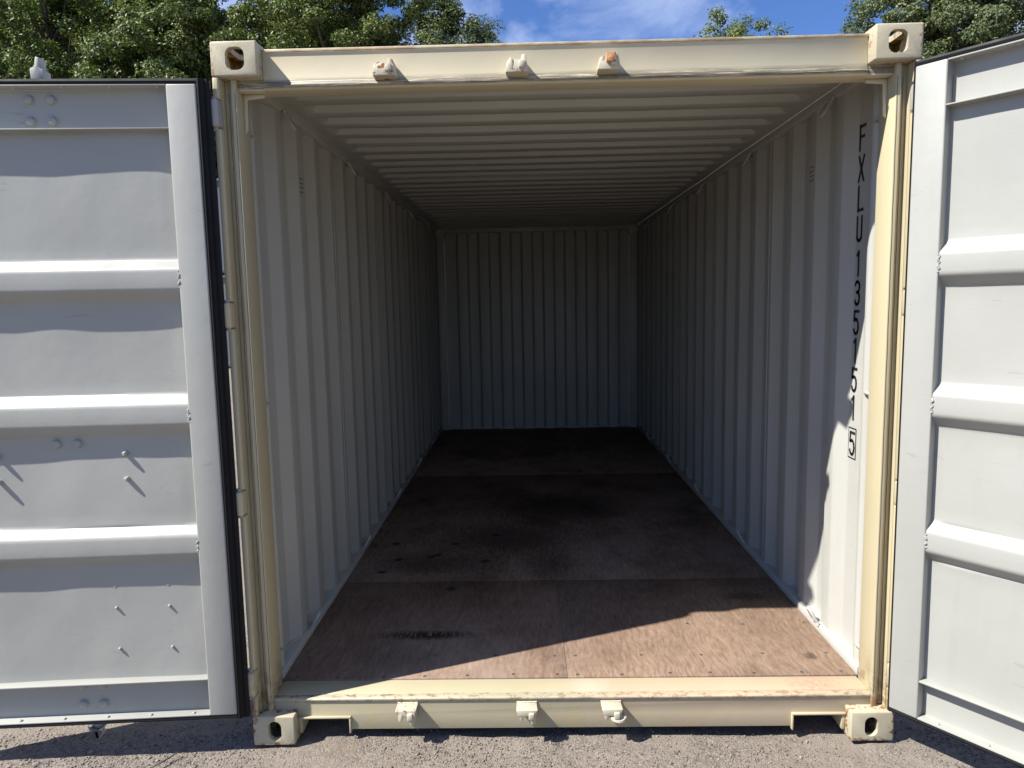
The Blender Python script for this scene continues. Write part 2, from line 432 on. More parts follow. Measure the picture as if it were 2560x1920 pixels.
# ------------------------------------------------------------------ mesh helpers
class MB:
    def __init__(s): s.v, s.f = [], []
    def add(s, vs_, fs):
        o = len(s.v); s.v += [tuple(p) for p in vs_]; s.f += [tuple(i + o for i in f) for f in fs]; return s
    def box(s, x0, x1, y0, y1, z0, z1):
        return s.add([(x0, y0, z0), (x1, y0, z0), (x1, y1, z0), (x0, y1, z0), (x0, y0, z1), (x1, y0, z1), (x1, y1, z1), (x0, y1, z1)],
                     [(0, 3, 2, 1), (4, 5, 6, 7), (0, 1, 5, 4), (1, 2, 6, 5), (2, 3, 7, 6), (3, 0, 4, 7)])
    def prism(s, prof, axis, a, b):
        # closed polygon prof in the two other axes (cyclic order x,y,z), extruded along axis
        n = len(prof); vs_ = []
        for h in (a, b):
            for p, q in prof:
                vs_.append({'x': (h, p, q), 'y': (p, h, q), 'z': (p, q, h)}[axis])
        fs = [(i, (i + 1) % n, n + (i + 1) % n, n + i) for i in range(n)] + [tuple(range(n - 1, -1, -1)), tuple(range(n, 2 * n))]
        return s.add(vs_, fs)
    def tube(s, pts, r, n=8, cap=True, rr=None):
        pts = [Vector(p) for p in pts]; vs_ = []; fs = []
        ref = None
        for i, p in enumerate(pts):
            d = (pts[min(i + 1, len(pts) - 1)] - pts[max(i - 1, 0)]).normalized()
            if ref is None: ref = d.orthogonal().normalized()
            ref = (ref - d * ref.dot(d)).normalized(); bi = d.cross(ref)
            ra = rr[i] if rr else r
            for k in range(n):
                a = 2 * math.pi * k / n; vs_.append(p + ra * (math.cos(a) * ref + math.sin(a) * bi))
        for i in range(len(pts) - 1):
            for k in range(n):
                fs.append((i * n + k, i * n + (k + 1) % n, (i + 1) * n + (k + 1) % n, (i + 1) * n + k))
        if cap: fs += [tuple(range(n - 1, -1, -1)), tuple(range((len(pts) - 1) * n, len(pts) * n))]
        return s.add(vs_, fs)
    def sheet(s, grid):
        h, w = len(grid), len(grid[0])
        return s.add([p for row in grid for p in row], [(i * w + j, i * w + j + 1, (i + 1) * w + j + 1, (i + 1) * w + j) for i in range(h - 1) for j in range(w - 1)])
    def mesh(s, name, mat, bevel=0, seg=2, smooth=35, recalc=True):
        me = bpy.data.meshes.new(name)
        me.from_pydata(s.v, [], s.f); me.update()
        if bevel or recalc:
            bm = bmesh.new(); bm.from_mesh(me)
            if recalc: bmesh.ops.recalc_face_normals(bm, faces=bm.faces)
            if bevel:
                es = [e for e in bm.edges if len(e.link_faces) == 2 and e.calc_face_angle(0) > R(25)]
                bmesh.ops.bevel(bm, geom=es, offset=bevel, segments=seg, affect='EDGES', profile=.5, clamp_overlap=True)
            bm.to_mesh(me); bm.free()
        if smooth:
            me.shade_smooth(); me.set_sharp_from_angle(angle=R(smooth))
        me.materials.append(mat)
        return me
    def build(s, name, mat, parent=None, bevel=0, seg=2, smooth=35, recalc=True):
        return link(name, s.mesh(name, mat, bevel, seg, smooth, recalc), parent)

def link(name, me, parent=None, loc=None, rot=None):
    o = bpy.data.objects.new(name, me); C.objects.link(o)
    if parent is not None: o.parent = parent
    if loc is not None: o.location = loc
    if rot is not None: o.rotation_euler = rot
    return o

def tag(o, label=None, cat=None, group=None, kind=None):
    if label: o['label'] = label
    if cat: o['category'] = cat
    if group: o['group'] = group
    if kind: o['kind'] = kind
    return o

def empty(name, loc):
    o = bpy.data.objects.new(name, None); C.objects.link(o); o.location = loc; o.empty_display_size = .2; return o

def boolean(me_a, cutters):
    a = bpy.data.objects.new('tmp', me_a); C.objects.link(a); tmp = [a]
    for c in cutters:
        co = bpy.data.objects.new('tmpc', c); C.objects.link(co); tmp.append(co)
        m = a.modifiers.new('b', 'BOOLEAN'); m.operation = 'DIFFERENCE'; m.object = co; m.solver = 'EXACT'
    bpy.context.view_layer.update()
    res = bpy.data.meshes.new_from_object(a.evaluated_get(bpy.context.evaluated_depsgraph_get()))
    for o in tmp: bpy.data.objects.remove(o)
    res.shade_smooth(); res.set_sharp_from_angle(angle=R(30))
    return res

def stadium(cx, cy, w, h, n=8, r=None):
    r = r or min(w, h) / 2; pts = []
    for qx, qy, a0 in ((1, 1, 0), (-1, 1, 90), (-1, -1, 180), (1, -1, 270)):
        for k in range(n + 1):
            a = R(a0 + 90 * k / n); pts.append((cx + qx * (w / 2 - r) + r * math.cos(a), cy + qy * (h / 2 - r) + r * math.sin(a)))
    out = []
    for p in pts:
        if not out or (abs(p[0] - out[-1][0]) + abs(p[1] - out[-1][1])) > 1e-5: out.append(p)
    if abs(out[0][0] - out[-1][0]) + abs(out[0][1] - out[-1][1]) < 1e-5: out.pop()
    return out

# ------------------------------------------------------------------ ground
W, H, L = 1.219, 2.591, 6.058

def ground_z(x, y):
    p = Vector((x, y, 0))
    z = .010 * (mnoise.noise(p * 1.7) ) + .006 * mnoise.noise(p * 6.1 + Vector((3, 1, 0))) + .004 * mnoise.noise(p * 19)
    # shallow ridges pressed by tyres
    w = mnoise.noise(p * 2.3 + Vector((9, 2, 0)))
    z += .006 * max(0.0, math.sin((x * .55 + y * 1.5 + .35 * w) * 26) - .55) * max(0, min(1, (mnoise.noise(p * .9 + Vector((5, 5, 0))) + .35) * 2))
    return z - .012
gx0, gx1, gy0, gy1, gs = -3.6, 3.2, -1.0, 1.6, .014
nx, ny = int((gx1 - gx0) / gs), int((gy1 - gy0) / gs)
xs = [gx0 + (gx1 - gx0) * i / nx for i in range(nx + 1)]
ys = [gy0 + (gy1 - gy0) * j / ny for j in range(ny + 1)]
gm = MB()
def fall(x, y):
    m = min((x - gx0) / .25, (gx1 - x) / .25, (y - gy0) / .25, (gy1 - y) / .25, 1)
    return max(0, m)
gm.sheet([[(x, y, ground_z(x, y) * fall(x, y)) for x in xs] for y in ys])
FAR = 900
# the rest of the yard, joined to the fine patch edge to edge
fx = [-FAR, -60, -12, gx0, gx1, 12, 60, FAR]; fy = [-FAR, -60, -12, gy0, gy1, 12, 60, FAR]
for i in range(7):
    for j in range(7):
        if i == 3 and j == 3: continue
        gm.add([(fx[i], fy[j], 0), (fx[i + 1], fy[j], 0), (fx[i + 1], fy[j + 1], 0), (fx[i], fy[j + 1], 0)], [(0, 1, 2, 3)])
g_o = gm.build('ground', M['ground'], smooth=60, recalc=False)
tag(g_o, kind='structure')

# loose stones
def stones():
    n = 78000
    X = nrg.uniform(-3.3, 2.9, n); Y = nrg.uniform(-.62, 1.3, n) ; 
    Y = np.where(nrg.random(n) < .62, nrg.uniform(-.62, .1, n), Y)
    keep = ~((np.abs(X) < 1.0) & (Y > .25))
    for sx in (-1, 1):
        keep &= ~((X * sx > 1.045) & (X * sx < 1.23) & (Y > -.012) & (Y < .19))
    keep &= np.array([mnoise.noise(Vector((x * 1.6 + 7, y * 2.2, 1))) for x, y in zip(X, Y)]) < nrg.uniform(-.15, .55, n)
    X, Y = X[keep], Y[keep]; n = len(X)
    Z = np.array([ground_z(x, y) * fall(x, y) for x, y in zip(X, Y)])
    base = np.array([[1, 0, 0], [0, 1, 0], [-1, 0, 0], [0, -1, 0], [0, 0, 1], [0, 0, -1.0]])
    fc = np.array([[0, 1, 4], [1, 2, 4], [2, 3, 4], [3, 0, 4], [1, 0, 5], [2, 1, 5], [3, 2, 5], [0, 3, 5]])
    s = .0020 + .0034 * nrg.random(n) ** 3 + .004 * (nrg.random(n) < .012)
    a = nrg.uniform(0, 6.283, n)
    V = np.repeat(base[None], n, 0) * (1 + nrg.uniform(-.35, .35, (n, 6, 3)))
    V = V + nrg.uniform(-.3, .3, (n, 6, 3))
    V *= (s[:, None] * nrg.uniform(.7, 1.25, (n, 3)) * np.array([1, 1, .75]))[:, None, :]
    c, sn = np.cos(a)[:, None], np.sin(a)[:, None]
    x = V[:, :, 0] * c - V[:, :, 1] * sn; y = V[:, :, 0] * sn + V[:, :, 1] * c
    V = np.stack([x + X[:, None], y + Y[:, None], V[:, :, 2] + (Z + s * .25)[:, None]], -1).reshape(-1, 3)
    F = (fc[None] + (np.arange(n) * 6)[:, None, None]).reshape(-1, 3)
    me = bpy.data.meshes.new('gravel'); me.vertices.add(len(V)); me.vertices.foreach_set('co', V.ravel())
    me.loops.add(F.size); me.loops.foreach_set('vertex_index', F.ravel().astype(np.int32))
    me.polygons.add(len(F)); me.polygons.foreach_set('loop_start', np.arange(0, F.size, 3, dtype=np.int32))
    me.polygons.foreach_set('loop_total', np.full(len(F), 3, dtype=np.int32)); me.update(calc_edges=True)
    me.materials.append(M['stone'])
    tag(link('gravel', me), 'loose grey and tan gravel scattered over the yard', 'gravel', kind='stuff')
stones()

# ------------------------------------------------------------------ the container
box_root = empty('shipping_container', (0, 3.0, 0))
tag(box_root, 'cream framed open shipping container with grey white corrugated interior and plywood floor', 'container')
OFF = Vector((0, 3.0, 0))
def part(o):          # keep world coordinates while parented to the root at the container's middle
    o.parent = box_root; o.matrix_parent_inverse = Matrix.Translation(-OFF); return o
def P(mb, name, mat, **k): return part(mb.build(name, mat, **k))

# corner castings
def casting(name, sx, front, top):
    x0, x1 = (1.057, W) if sx > 0 else (-W, -1.057)
    y0, y1 = (0, .178) if front else (L - .178, L)
    z0, z1 = (H - .118, H) if top else (0, .118)
    a = MB().box(x0, x1, y0, y1, z0, z1).mesh('c', M['casting'], bevel=.006, seg=3)
    cut = [MB().box(x0 + .022, x1 - .022, y0 + .022, y1 - .022, z0 + .020, z1 - .020).mesh('k', M['casting'])]
    cx, cy, cz = (x0 + x1) / 2, (y0 + y1) / 2, (z0 + z1) / 2
    fw_ = .066 if top else .050
    yy = (y0 - .05, y0 + .05) if front else (y1 - .05, y1 + .05)
    cut.append(MB().prism(stadium(cx - sx * .004, cz, fw_, .077, r=.025), 'y', *yy).mesh('k', M['casting']))
    xx = (x1 - .05, x1 + .05) if sx > 0 else (x0 - .05, x0 + .05)
    cut.append(MB().prism(stadium(cy, cz, .06, .077, r=.028), 'x', *xx).mesh('k', M['casting']))
    zz_ = (z1 - .05, z1 + .05) if top else (z0 - .05, z0 + .05)
    cut.append(MB().prism(stadium(cx, cy, .064, .124, r=.03), 'z', *zz_).mesh('k', M['casting']))
    me = boolean(a, cut)
    me.name = 'corner_casting'
    part(link(name, me))
for front in (1, 0):
    for top in (0, 1):
        for sx in (-1, 1):
            casting('corner_casting', sx, front, top)

# header (door end, top)
hd = MB().prism([(.052, 2.466), (.052, 2.565), (.0465, 2.565), (.0465, 2.575), (.17, 2.575), (.17, 2.560), (.14, 2.552), (.14, 2.438), (.055, 2.438), (.046, 2.443), (.043, 2.452), (.046, 2.461)], 'x', -1.0565, 1.0565)
P(hd, 'door_header', M['header'], bevel=.002, seg=2)
# header ends behind the castings down to the posts
for sx in (-1, 1):
    e = MB().prism([(.055, 2.4385), (.055, 2.4725), (.14, 2.4725), (.14, 2.4385)], 'x', min(sx * 1.057, sx * 1.150), max(sx * 1.057, sx * 1.150))
    P(e, 'header_end', M['header'], bevel=.0015)
# inside corner gussets of the door opening
for sx in (-1, 1):
    g = MB().prism([(sx * 1.1495, 2.4375), (sx * 1.07, 2.4375), (sx * 1.072, 2.424), (sx * 1.134, 2.420), (sx * 1.137, 2.312), (sx * 1.1495, 2.300)], 'y', .096, .106)
    P(g, 'corner_gusset', M['cream'], bevel=.003)

# sill (door end, bottom)
sl_me = MB().prism([(.052, .033), (.052, .150), (.046, .154), (.046, .160), (.052, .1645), (.072, .166), (.0745, .162), (.077, .1665), (.172, .168), (.172, .150), (.060, .148), (.060, .033)], 'x', -1.150, 1.150).mesh('door_sill', M['sill'], bevel=.0012, seg=2)
sl_me = boolean(sl_me, [MB().box(*sorted((q * .858, q * 1.20)), -.1, .142, -.1, .090).mesh('k', M['sill']) for q in (-1, 1)])
sl_me.name = 'door_sill'
part(link('door_sill', sl_me))
for sx in (-1, 1):
    # folded plates that frame the notch beside the casting
    a, b = sorted((sx * .851, sx * 1.056))
    t = MB().box(a, b, .040, .30, .082, .0895)
    P(t, 'notch_top_plate', M['sill'], bevel=.002)
    a, b = sorted((sx * .851, sx * .8575))
    t = MB().box(a, b, .040, .30, .022, .0815)
    P(t, 'notch_side_plate', M['sill'], bevel=.002)
    a, b = sorted((sx * 1.042, sx * 1.056))
    t = MB().box(a, b, .045, .30, .022, .0815)
    P(t, 'notch_outer_plate', M['sill'], bevel=.002)
    a, b = sorted((sx * .858, sx * 1.0415))
    P(MB().box(a, b, .285, .295, .004, .0815), 'notch_back_plate', M['plate_shade'])  # closing plate, coloured near black as painted shade

# corner posts at the door end
HZ = [(.205, .300), (.912, 1.002), (1.605, 1.695), (2.304, 2.397)]
for sx in (-1, 1):
    prof = [(1.150, .038), (1.168, .038), (1.1705, .058), (1.1965, .058), (1.1965, .110), (1.2185, .110), (1.2185, .155), (1.150, .155)]
    P(MB().prism([(sx * x, y) for x, y in prof], 'z', .118, 2.473), 'corner_post', M['post'], bevel=.0022)
    # front flange of the post, broken where the hinges sit
    zs_ = [.119] + [v for h in HZ for v in (h[0] - .004, h[1] + .004)] + [2.472]
    for k in range(0, len(zs_), 2):
        a, b = sorted((sx * 1.1968, sx * 1.2185))
        P(MB().box(a, b, .002, .0315, zs_[k], zs_[k + 1]), 'post_flange', M['post'], bevel=.005, seg=3)
    a, b = sorted((sx * 1.1968, sx * 1.2183))
    P(MB().box(a, b, .0318, .1095, .1195, 2.4715), 'post_side_plate', M['post'])
    # sealant lines
    for xx_, yy_ in ((1.1545, .0375), (1.1835, .0577)):
        pts = [(sx * (xx_ + .0006 * math.sin(z * 31)), yy_, z) for z in np.linspace(.17, 2.43, 40)]
        P(MB().tube(pts, .0009, 5), 'sealant_line', M['caulk'])
    # lashing channel beside the post
    prof = [(1.1520, .1555), (1.185, .158), (1.194, .170), (1.196, .190), (1.190, .204), (1.180, .210), (1.171, .216), (1.1665, .226), (1.1665, .240), (1.171, .252), (1.186, .266), (1.203, .285), (1.207, .300), (1.212, .300), (1.212, .1555)]
    P(MB().prism([(sx * x, y) for x, y in prof], 'z', .170, 2.500), 'lashing_channel', M['white'], smooth=50)
    for z in (2.322, 1.301, .282):
        P(MB().tube([(sx * 1.185, .150, z - .004), (sx * 1.166, .168, z), (sx * 1.164, .19, z + .003), (sx * 1.166, .214, z - .001), (sx * 1.176, .225, z - .004)], .0065, 8), 'lashing_bar', M['white'])

# hinge knuckles on the posts
for sx in (-1, 1):
    for k, (z0, z1) in enumerate(HZ):
        a, b = sorted((sx * 1.1965, sx * 1.2315))
        P(MB().box(a, b, -.017, .030, z0, z1), 'hinge_knuckle', M['grey'] if k == 3 else M['post'], bevel=.008, seg=3)
        P(MB().tube([(sx * 1.2155, .006, z0 - .010), (sx * 1.2155, .006, z1 + .010)], .0095, 10), 'hinge_pin', M['grey'])

# corner posts at the closed end
for sx in (-1, 1):
    prof = [(1.085, 5.905), (1.098, 5.900), (1.165, 5.900), (1.175, 5.93), (1.2185, 5.93), (1.2185, 6.05), (1.085, 6.05)]
    P(MB().prism([(sx * x, y) for x, y in prof], 'z', .118, 2.473), 'rear_corner_post', M['white'], bevel=.002)
    a, b = sorted((sx * 1.075, sx * 1.165))
    P(MB().box(a, b, 5.875, 5.985, 2.44, 2.545), 'rear_corner_gusset', M['white'], bevel=.003)
    for z in (2.25, 1.30, .30):
        P(MB().tube([(sx * 1.11, 5.899, z - .02), (sx * 1.12, 5.88, z), (sx * 1.16, 5.88, z), (sx * 1.17, 5.90, z)], .006, 6), 'lashing_bar', M['white'])
P(MB().box(-1.075, 1.075, 5.90, 6.05, 2.492, 2.58), 'rear_header', M['white'], bevel=.004)
P(MB().box(-1.085, 1.085, 5.955, 6.05, .05, .182), 'rear_sill', M['white'], bevel=.003)

# top and bottom side rails
for sx in (-1, 1):
    a, b = sorted((sx * 1.159, sx * 1.2185))
    P(MB().box(a, b, .179, 5.879, 2.500, 2.560), 'top_side_rail', M['white'], bevel=.006, seg=3)
    a, b = sorted((sx * 1.1565, sx * 1.2185))
    P(MB().prism([(sx * 1.2185, .020), (sx * 1.2185, .206), (sx * 1.158, .202), (sx * 1.1565, .198), (sx * 1.1565, .160), (sx * 1.175, .155), (sx * 1.175, .020)], 'y', .179, 5.95), 'bottom_side_rail', M['white'], bevel=.002)

# corrugated side panels: inner flat, slope, outer flat, slope
PITCH, Y0 = .2785, .4985
XI, XO = 1.172, 1.208
def corr_points(k0, k1):
    pts = []
    for k in range(k0, k1):
        y = Y0 + k * PITCH
        pts += [(y, XI), (y + .072, XI), (y + .140, XO), (y + .2105, XO)]
    pts.append((Y0 + k1 * PITCH, XI))
    return pts
def round_poly(pts, r, n=3):
    out = [pts[0]]
    for i in range(1, len(pts) - 1):
        a, b, c = Vector(pts[i - 1]), Vector(pts[i]), Vector(pts[i + 1])
        d1, d2 = (a - b), (c - b)
        q = min(r, d1.length * .45, d2.length * .45)
        p0, p1 = b + d1.normalized() * q, b + d2.normalized() * q
        for k in range(n + 1):
            t = k / n; out.append(tuple((1 - t) ** 2 * p0 + 2 * t * (1 - t) * b + t * t * p1))
    out.append(pts[-1]); return out
side_panels = {}
for sx in (-1, 1):
    bounds = [None, 3, 7, 11, 15, 19]
    for i in range(len(bounds) - 1):
        if bounds[i] is None:
            pts = [(.292, XO), (Y0 - .068, XO)] + corr_points(0, bounds[i + 1])
        else:
            pts = corr_points(bounds[i], bounds[i + 1])
        if i == len(bounds) - 2:
            e = pts[-1][0]; pts = pts + [(e + .072, XI), (5.955, XI + .016)]
        pr = round_poly(pts, .007)
        zs_ = [.199, .26, .7, 1.2, 1.7, 2.2, 2.44, 2.508]
        grid = [[(sx * (x + .0022 * mnoise.noise(Vector((sx * 3, y * 1.3, z * .9)))), y, z) for (y, x) in pr] for z in zs_]
        so = P(MB().sheet(grid), 'side_panel', M['white'], smooth=25, recalc=False)
        side_panels[(sx, i)] = so
        # vertical weld seam at the joint
        if bounds[i] is not None:
            ys_ = pts[0][0]
            P(MB().tube([(sx * (XI - .0005), ys_ + .036 + .001 * math.sin(z * 17), z) for z in np.linspace(.21, 2.5, 26)], .0022, 5), 'weld_seam', M['white'])
    # sealant bead that follows the foot of the corrugation, and the head
    allp = round_poly([(.292, XO), (Y0 - .068, XO)] + corr_points(0, 19), .014)
    P(MB().tube([(sx * (x - .003), y, .2065 + .003 * mnoise.noise(Vector((y * 9, sx, 0)))) for y, x in allp], .0042, 5), 'sealant_bead', M['white'])
    P(MB().tube([(sx * (x - .003), y, 2.4985 + .002 * mnoise.noise(Vector((y * 9, sx, 4)))) for y, x in allp], .0040, 5), 'sealant_bead', M['white'])

# vents: small punched holes on the first panels
def subpart(o, parent_o):
    # parent_o was placed with the root's inverse; its matrix_world is identity, so local = world
    o.parent = parent_o; return o
for sx in (-1, 1):
    pm = side_panels[(sx, 0)]
    v = MB()
    yv = Y0 + PITCH + .095 + .036 - .095 + .004 + .02
    for i in range(3):
        for j in range(4):
            y = Y0 + PITCH + .018 + i * .017; z = 2.262 - j * .020
            v.tube([(sx * (XI - .0030), y, z), (sx * (XI + .0002), y, z)], .0030, 8)
    subpart(v.build('vent', M['caulk']), pm)

# lashing rings along both rails
def ring(sx, y, z, dn):
    pts = []
    for k in range(9):
        a = math.pi * k / 8
        pts.append((sx * (1.158 - .002 - .034 * math.sin(a)), y + .012 - .026 * math.cos(a) * .9, z + dn * (.062 * math.sin(a))))
    P(MB().tube(pts, .0078, 8), 'lashing_ring', M['white'])
    for q in (-.013, .036):
        m = MB(); m.tube([(sx * 1.150, y + q - .012, z), (sx * 1.166, y + q, z), (sx * 1.164, y + q + .012, z)], .0075, 6)
        P(m, 'weld_bead', M['white'])
for sx in (-1, 1):
    for k in range(5):
        ring(sx, .585 + k * 1.105, 2.497, -1)
        ring(sx, .580 + k * 1.105, .204, 1)

# black code down the right wall
def glyphs():
    m = MB()
    gw, gh, st = .050, .098, .0110
    XW = XO - .0022
    yL = .4262                     # left edge of the letters, reading towards the door
    def stroke(pts, z0):
        for (a, b) in zip(pts[:-1], pts[1:]):
            a = Vector(a); b = Vector(b); d = (b - a).normalized(); n_ = Vector((-d.y, d.x)) * st / 2
            a2, b2 = a - d * st * .32, b + d * st * .32
            q = [a2 + n_, a2 - n_, b2 - n_, b2 + n_]
            vs_ = [(XW, yL - p.x, z0 + p.y) for p in q] + [(XW + .0012, yL - p.x, z0 + p.y) for p in q]
            m.add(vs_, [(0, 1, 2, 3), (7, 6, 5, 4), (0, 4, 5, 1), (1, 5, 6, 2), (2, 6, 7, 3), (3, 7, 4, 0)])
    def arc(cx, cy, rx, ry, a0, a1, n=10):
        return [(cx + rx * math.cos(R(a0 + (a1 - a0) * k / n)), cy + ry * math.sin(R(a0 + (a1 - a0) * k / n))) for k in range(n + 1)]
    w, h = gw, gh
    G = {
        'F': [[(.006, 0), (.006, h)], [(.006, h - .005), (w, h - .005)], [(.006, h * .54), (w * .86, h * .54)]],
        'X': [[(.003, 0), (w - .003, h)], [(.003, h), (w - .003, 0)]],
        'L': [[(.008, h), (.008, 0)], [(.008, .005), (w, .005)]],
        'U': [[(.006, h)] + arc(w / 2, .022, w / 2 - .006, .020, 180, 360) + [(w - .006, h)]],
        '1': [[(w * .55, 0), (w * .55, h)], [(w * .55, h - .004), (w * .24, h - .016)]],
        '3': [arc(w / 2, h - .025, w / 2 - .006, .022, 160, -75) , arc(w / 2, .027, w / 2 - .005, .025, 85, -160), [(w * .38, h * .535), (w * .60, h * .535)]],
        '5': [[(w - .004, h - .005), (.009, h - .005), (.007, h * .56)], [(.007, h * .56)] + arc(w / 2 - .001, .031, w / 2 - .005, .030, 115, -155)],
    }
    seq = [('F', 2.3515), ('X', 2.2305), ('L', 2.1125), ('U', 1.9935), ('1', 1.8555), ('3', 1.7370), ('5', 1.6185), ('1', 1.5010), ('5', 1.3830), ('1', 1.2650), ('5', 1.1160)]
    for ch, zt in seq:
        for s_ in G[ch]: stroke(s_, zt - gh)
    st = .0045
    z0 = 1.1160 - gh - .014
    stroke([(-.0075, 0), (w + .0085, 0), (w + .0085, gh + .028), (-.0075, gh + .028), (-.0075, 0)], z0)
    return m
gl = subpart(glyphs().build('stencilled_code', M['ink'], smooth=0), side_panels[(1, 0)])
gl['label'] = 'black stencilled code F X L U 1 3 5 1 5 1 and boxed 5'

# roof panels with cross ribs
def rib(y):
    t = (y - .235) % .209
    if t < .085: return 1.0
    if t < .105: return 1 - (t - .085) / .020
    if t < .189: return 0.0
    return (t - .189) / .020
ry0, rp = .1705, 1.045
edges = [ry0] + [.235 + .147 + .209 * 5 * k for k in range(1, 6)] + [5.90]
edges = [e for e in edges if e <= 5.90]
xs_ = [-1.1588, -1.115, -1.095, -1.080, -1.068, -1.055, -.8, -.4, 0, .4, .8, 1.055, 1.068, 1.080, 1.095, 1.115, 1.1588]
for a, b in zip(edges[:-1], edges[1:]):
    if b - a < .02: continue
    yy_ = [a]
    k = 0
    base_y = []
    for q in range(-2, 40):
        for off in (0, .085, .105, .189):
            base_y.append(.235 + .209 * q + off)
    yy_ = sorted({round(v, 5) for v in base_y if a + .002 < v < b - .002} | {round(a, 5), round(b, 5)})
    # soften every fold
    fine = []
    for v in yy_:
        fine += [v - .003, v, v + .003] if a + .006 < v < b - .006 else [v]
    grid = []
    for y in fine:
        s_ = (rib(y - .003) + rib(y) * 2 + rib(y + .003)) / 4
        row = []
        for x in xs_:
            t = max(0, min(1, (1.098 - abs(x)) / .045)); t = t * t * (3 - 2 * t)
            row.append((x, y, 2.537 + .030 * s_ * t + .0035 * mnoise.noise(Vector((x * 1.4, y * 1.2, 7)))))
        grid.append(row)
    P(MB().sheet(grid), 'roof_panel', M['white'], smooth=40, recalc=False)
    if b < 5.8:
        P(MB().tube([(x, b, 2.5365 + .030 * (rib(b))) for x in np.linspace(-1.04, 1.04, 14)], .0025, 5), 'weld_seam', M['white'])

# closed end wall
ew = []
x = -1.0845
pts = [(x, 5.985)]
k = 0
xx_ = -.945
while xx_ < .95:
    pts += [(xx_, 5.985), (xx_ + .020, 5.94), (xx_ + .128, 5.94), (xx_ + .148, 5.985)]
    xx_ += .2525
pts.append((1.0845, 5.985))
pr = round_poly(pts, .006)
half = len(pr) // 2
for seg_ in (pr[:half + 1], pr[half:]):
    P(MB().sheet([[(x, y + .003 * mnoise.noise(Vector((x * 2, z, 3))), z) for x, y in seg_] for z in np.linspace(.180, 2.495, 7)]), 'end_wall_panel', M['white'], smooth=25, recalc=False)

# plywood floor
TH = .028
gap = .0012
ycuts = [.1735, 1.194, 3.594, 5.950]
screw_me = MB().tube([(0, 0, -.004), (0, 0, .0006), (0, 0, .0012)], .0075, 10, rr=[.0075, .0075, .0055]).mesh('screw', M['screw'])
for i in range(3):
    for j, (xa, xb) in enumerate(((-1.1555, 0), (0, 1.1555))):
        a, b = xa + gap / 2, xb - gap / 2
        y0, y1 = ycuts[i] + gap / 2, ycuts[i + 1] - gap / 2
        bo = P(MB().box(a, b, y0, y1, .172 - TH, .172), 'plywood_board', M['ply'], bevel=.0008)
        if i < 2:
            rows = [y0 + .022] + [r_ for r_ in np.arange(.355, 5.9, .285) if y0 + .08 < r_ < y1 - .08] + [y1 - .022]
            for r_ in rows:
                edge = r_ in (rows[0], rows[-1])
                for q in np.linspace(a + .05, b - .04, 7 if edge else 5):
                    so = link('screw', screw_me, bo, (q + rng.uniform(-.012, .012), r_ + rng.uniform(-.008, .008), .1716))
# under structure
for k in range(18):
    y = .36 + k * .325
    P(MB().prism([(y, .030), (y, .1430), (y + .045, .1430), (y + .045, .138), (y + .005, .138), (y + .005, .035), (y + .045, .035), (y + .045, .030)], 'x', -1.170, 1.170), 'cross_member', M['plate_shade'])

# lock keepers on header and sill
def keeper(x, z, flip, kind, worn):
    mb = MB()
    s = -1 if flip else 1      # bridge above, legs hanging (sill) or the reverse (header)
    w = .039
    y0, y1 = -.010, .0518
    th = .040 if flip else .028
    br = [(x - w - .003, z), (x + w, z), (x + w - .009, z - s * th), (x - w + .006, z - s * th)]
    d1, d2 = (.047, .056) if flip else (.044, .060)
    for (xa, xb, drop) in ((-w + .001, -w + .028, d1), (w - .034, w - .003, d2)):
        vs_ = [(x + xa, y1, z - s * .004), (x + xb, y1, z - s * .004), (x + xb, y0 + .006, z - s * .004), (x + xa, y0 + .006, z - s * .004),
               (x + xa + .007, y1, z - s * drop * .86), (x + xb - .003, y1, z - s * drop * .86), (x + xb - .006, y0 + .003, z - s * drop), (x + xa + .010, y0 + .003, z - s * drop)]
        mb.add(vs_, [(0, 1, 2, 3), (7, 6, 5, 4), (0, 4, 5, 1), (1, 5, 6, 2), (2, 6, 7, 3), (3, 7, 4, 0)])
    # thick front nose beside the slot
    mb.box(x + .004, x + .026, y0 - .008, y0 + .02, min(z - s * .010, z - s * .036), max(z - s * .010, z - s * .036))
    o = MB().prism(br, 'y', y0 + .004, y1)
    mb.add(o.v, o.f)
    mb.v = [(p[0] + rng.uniform(-.0018, .0018), p[1] + (rng.uniform(-.002, .002) if p[1] < .04 else 0), p[2] + rng.uniform(-.0018, .0018)) for p in mb.v]
    ko = P(mb, 'lock_keeper', M['keeper'], bevel=.004, seg=2)
    # weld fillet round the foot
    wp = [(x - w - .002 + (2 * w) * k / 9, .0505, z + s * (.001 + .001 * math.sin(k * 2.3))) for k in range(10)]
    subpart(MB().tube(wp, .0042, 6).build('weld_bead', M['keeper']), ko)
    if kind == 'loop':
        lp = [(x + .022 + .026 * math.cos(a), .012 - .024 * math.sin(a), z - s * (.034 + .010 * math.sin(a * 1))) for a in np.linspace(0, 2 * math.pi, 17)]
        subpart(MB().tube(lp, .0085, 8, cap=False).build('keeper_ring', M['keeper']), ko)
    if worn:
        pl = MB().box(x - .012, x + .020, -.0215, .002, min(z - s * .022, z - s * .052), max(z - s * .022, z - s * .052))
        subpart(pl.build('rusty_wear_plate', M['rust'], bevel=.002), ko)['label'] = 'bare orange rusty plate'
def mat_rust():
    t = NT('orange_rust')
    return t.done(t.mix(t.ramp(t.noise(55, 6, .7), .35, .65), (.20, .07, .025), (.62, .33, .17)), .8, t.bump(t.noise(120, 4), .3, .002))
M['rust'] = mat_rust()
for x, k, wv_ in ((-.617, '', 0), (-.159, '', 0), (.157, '', 1)):
    keeper(x, 2.4625, True, k, wv_)
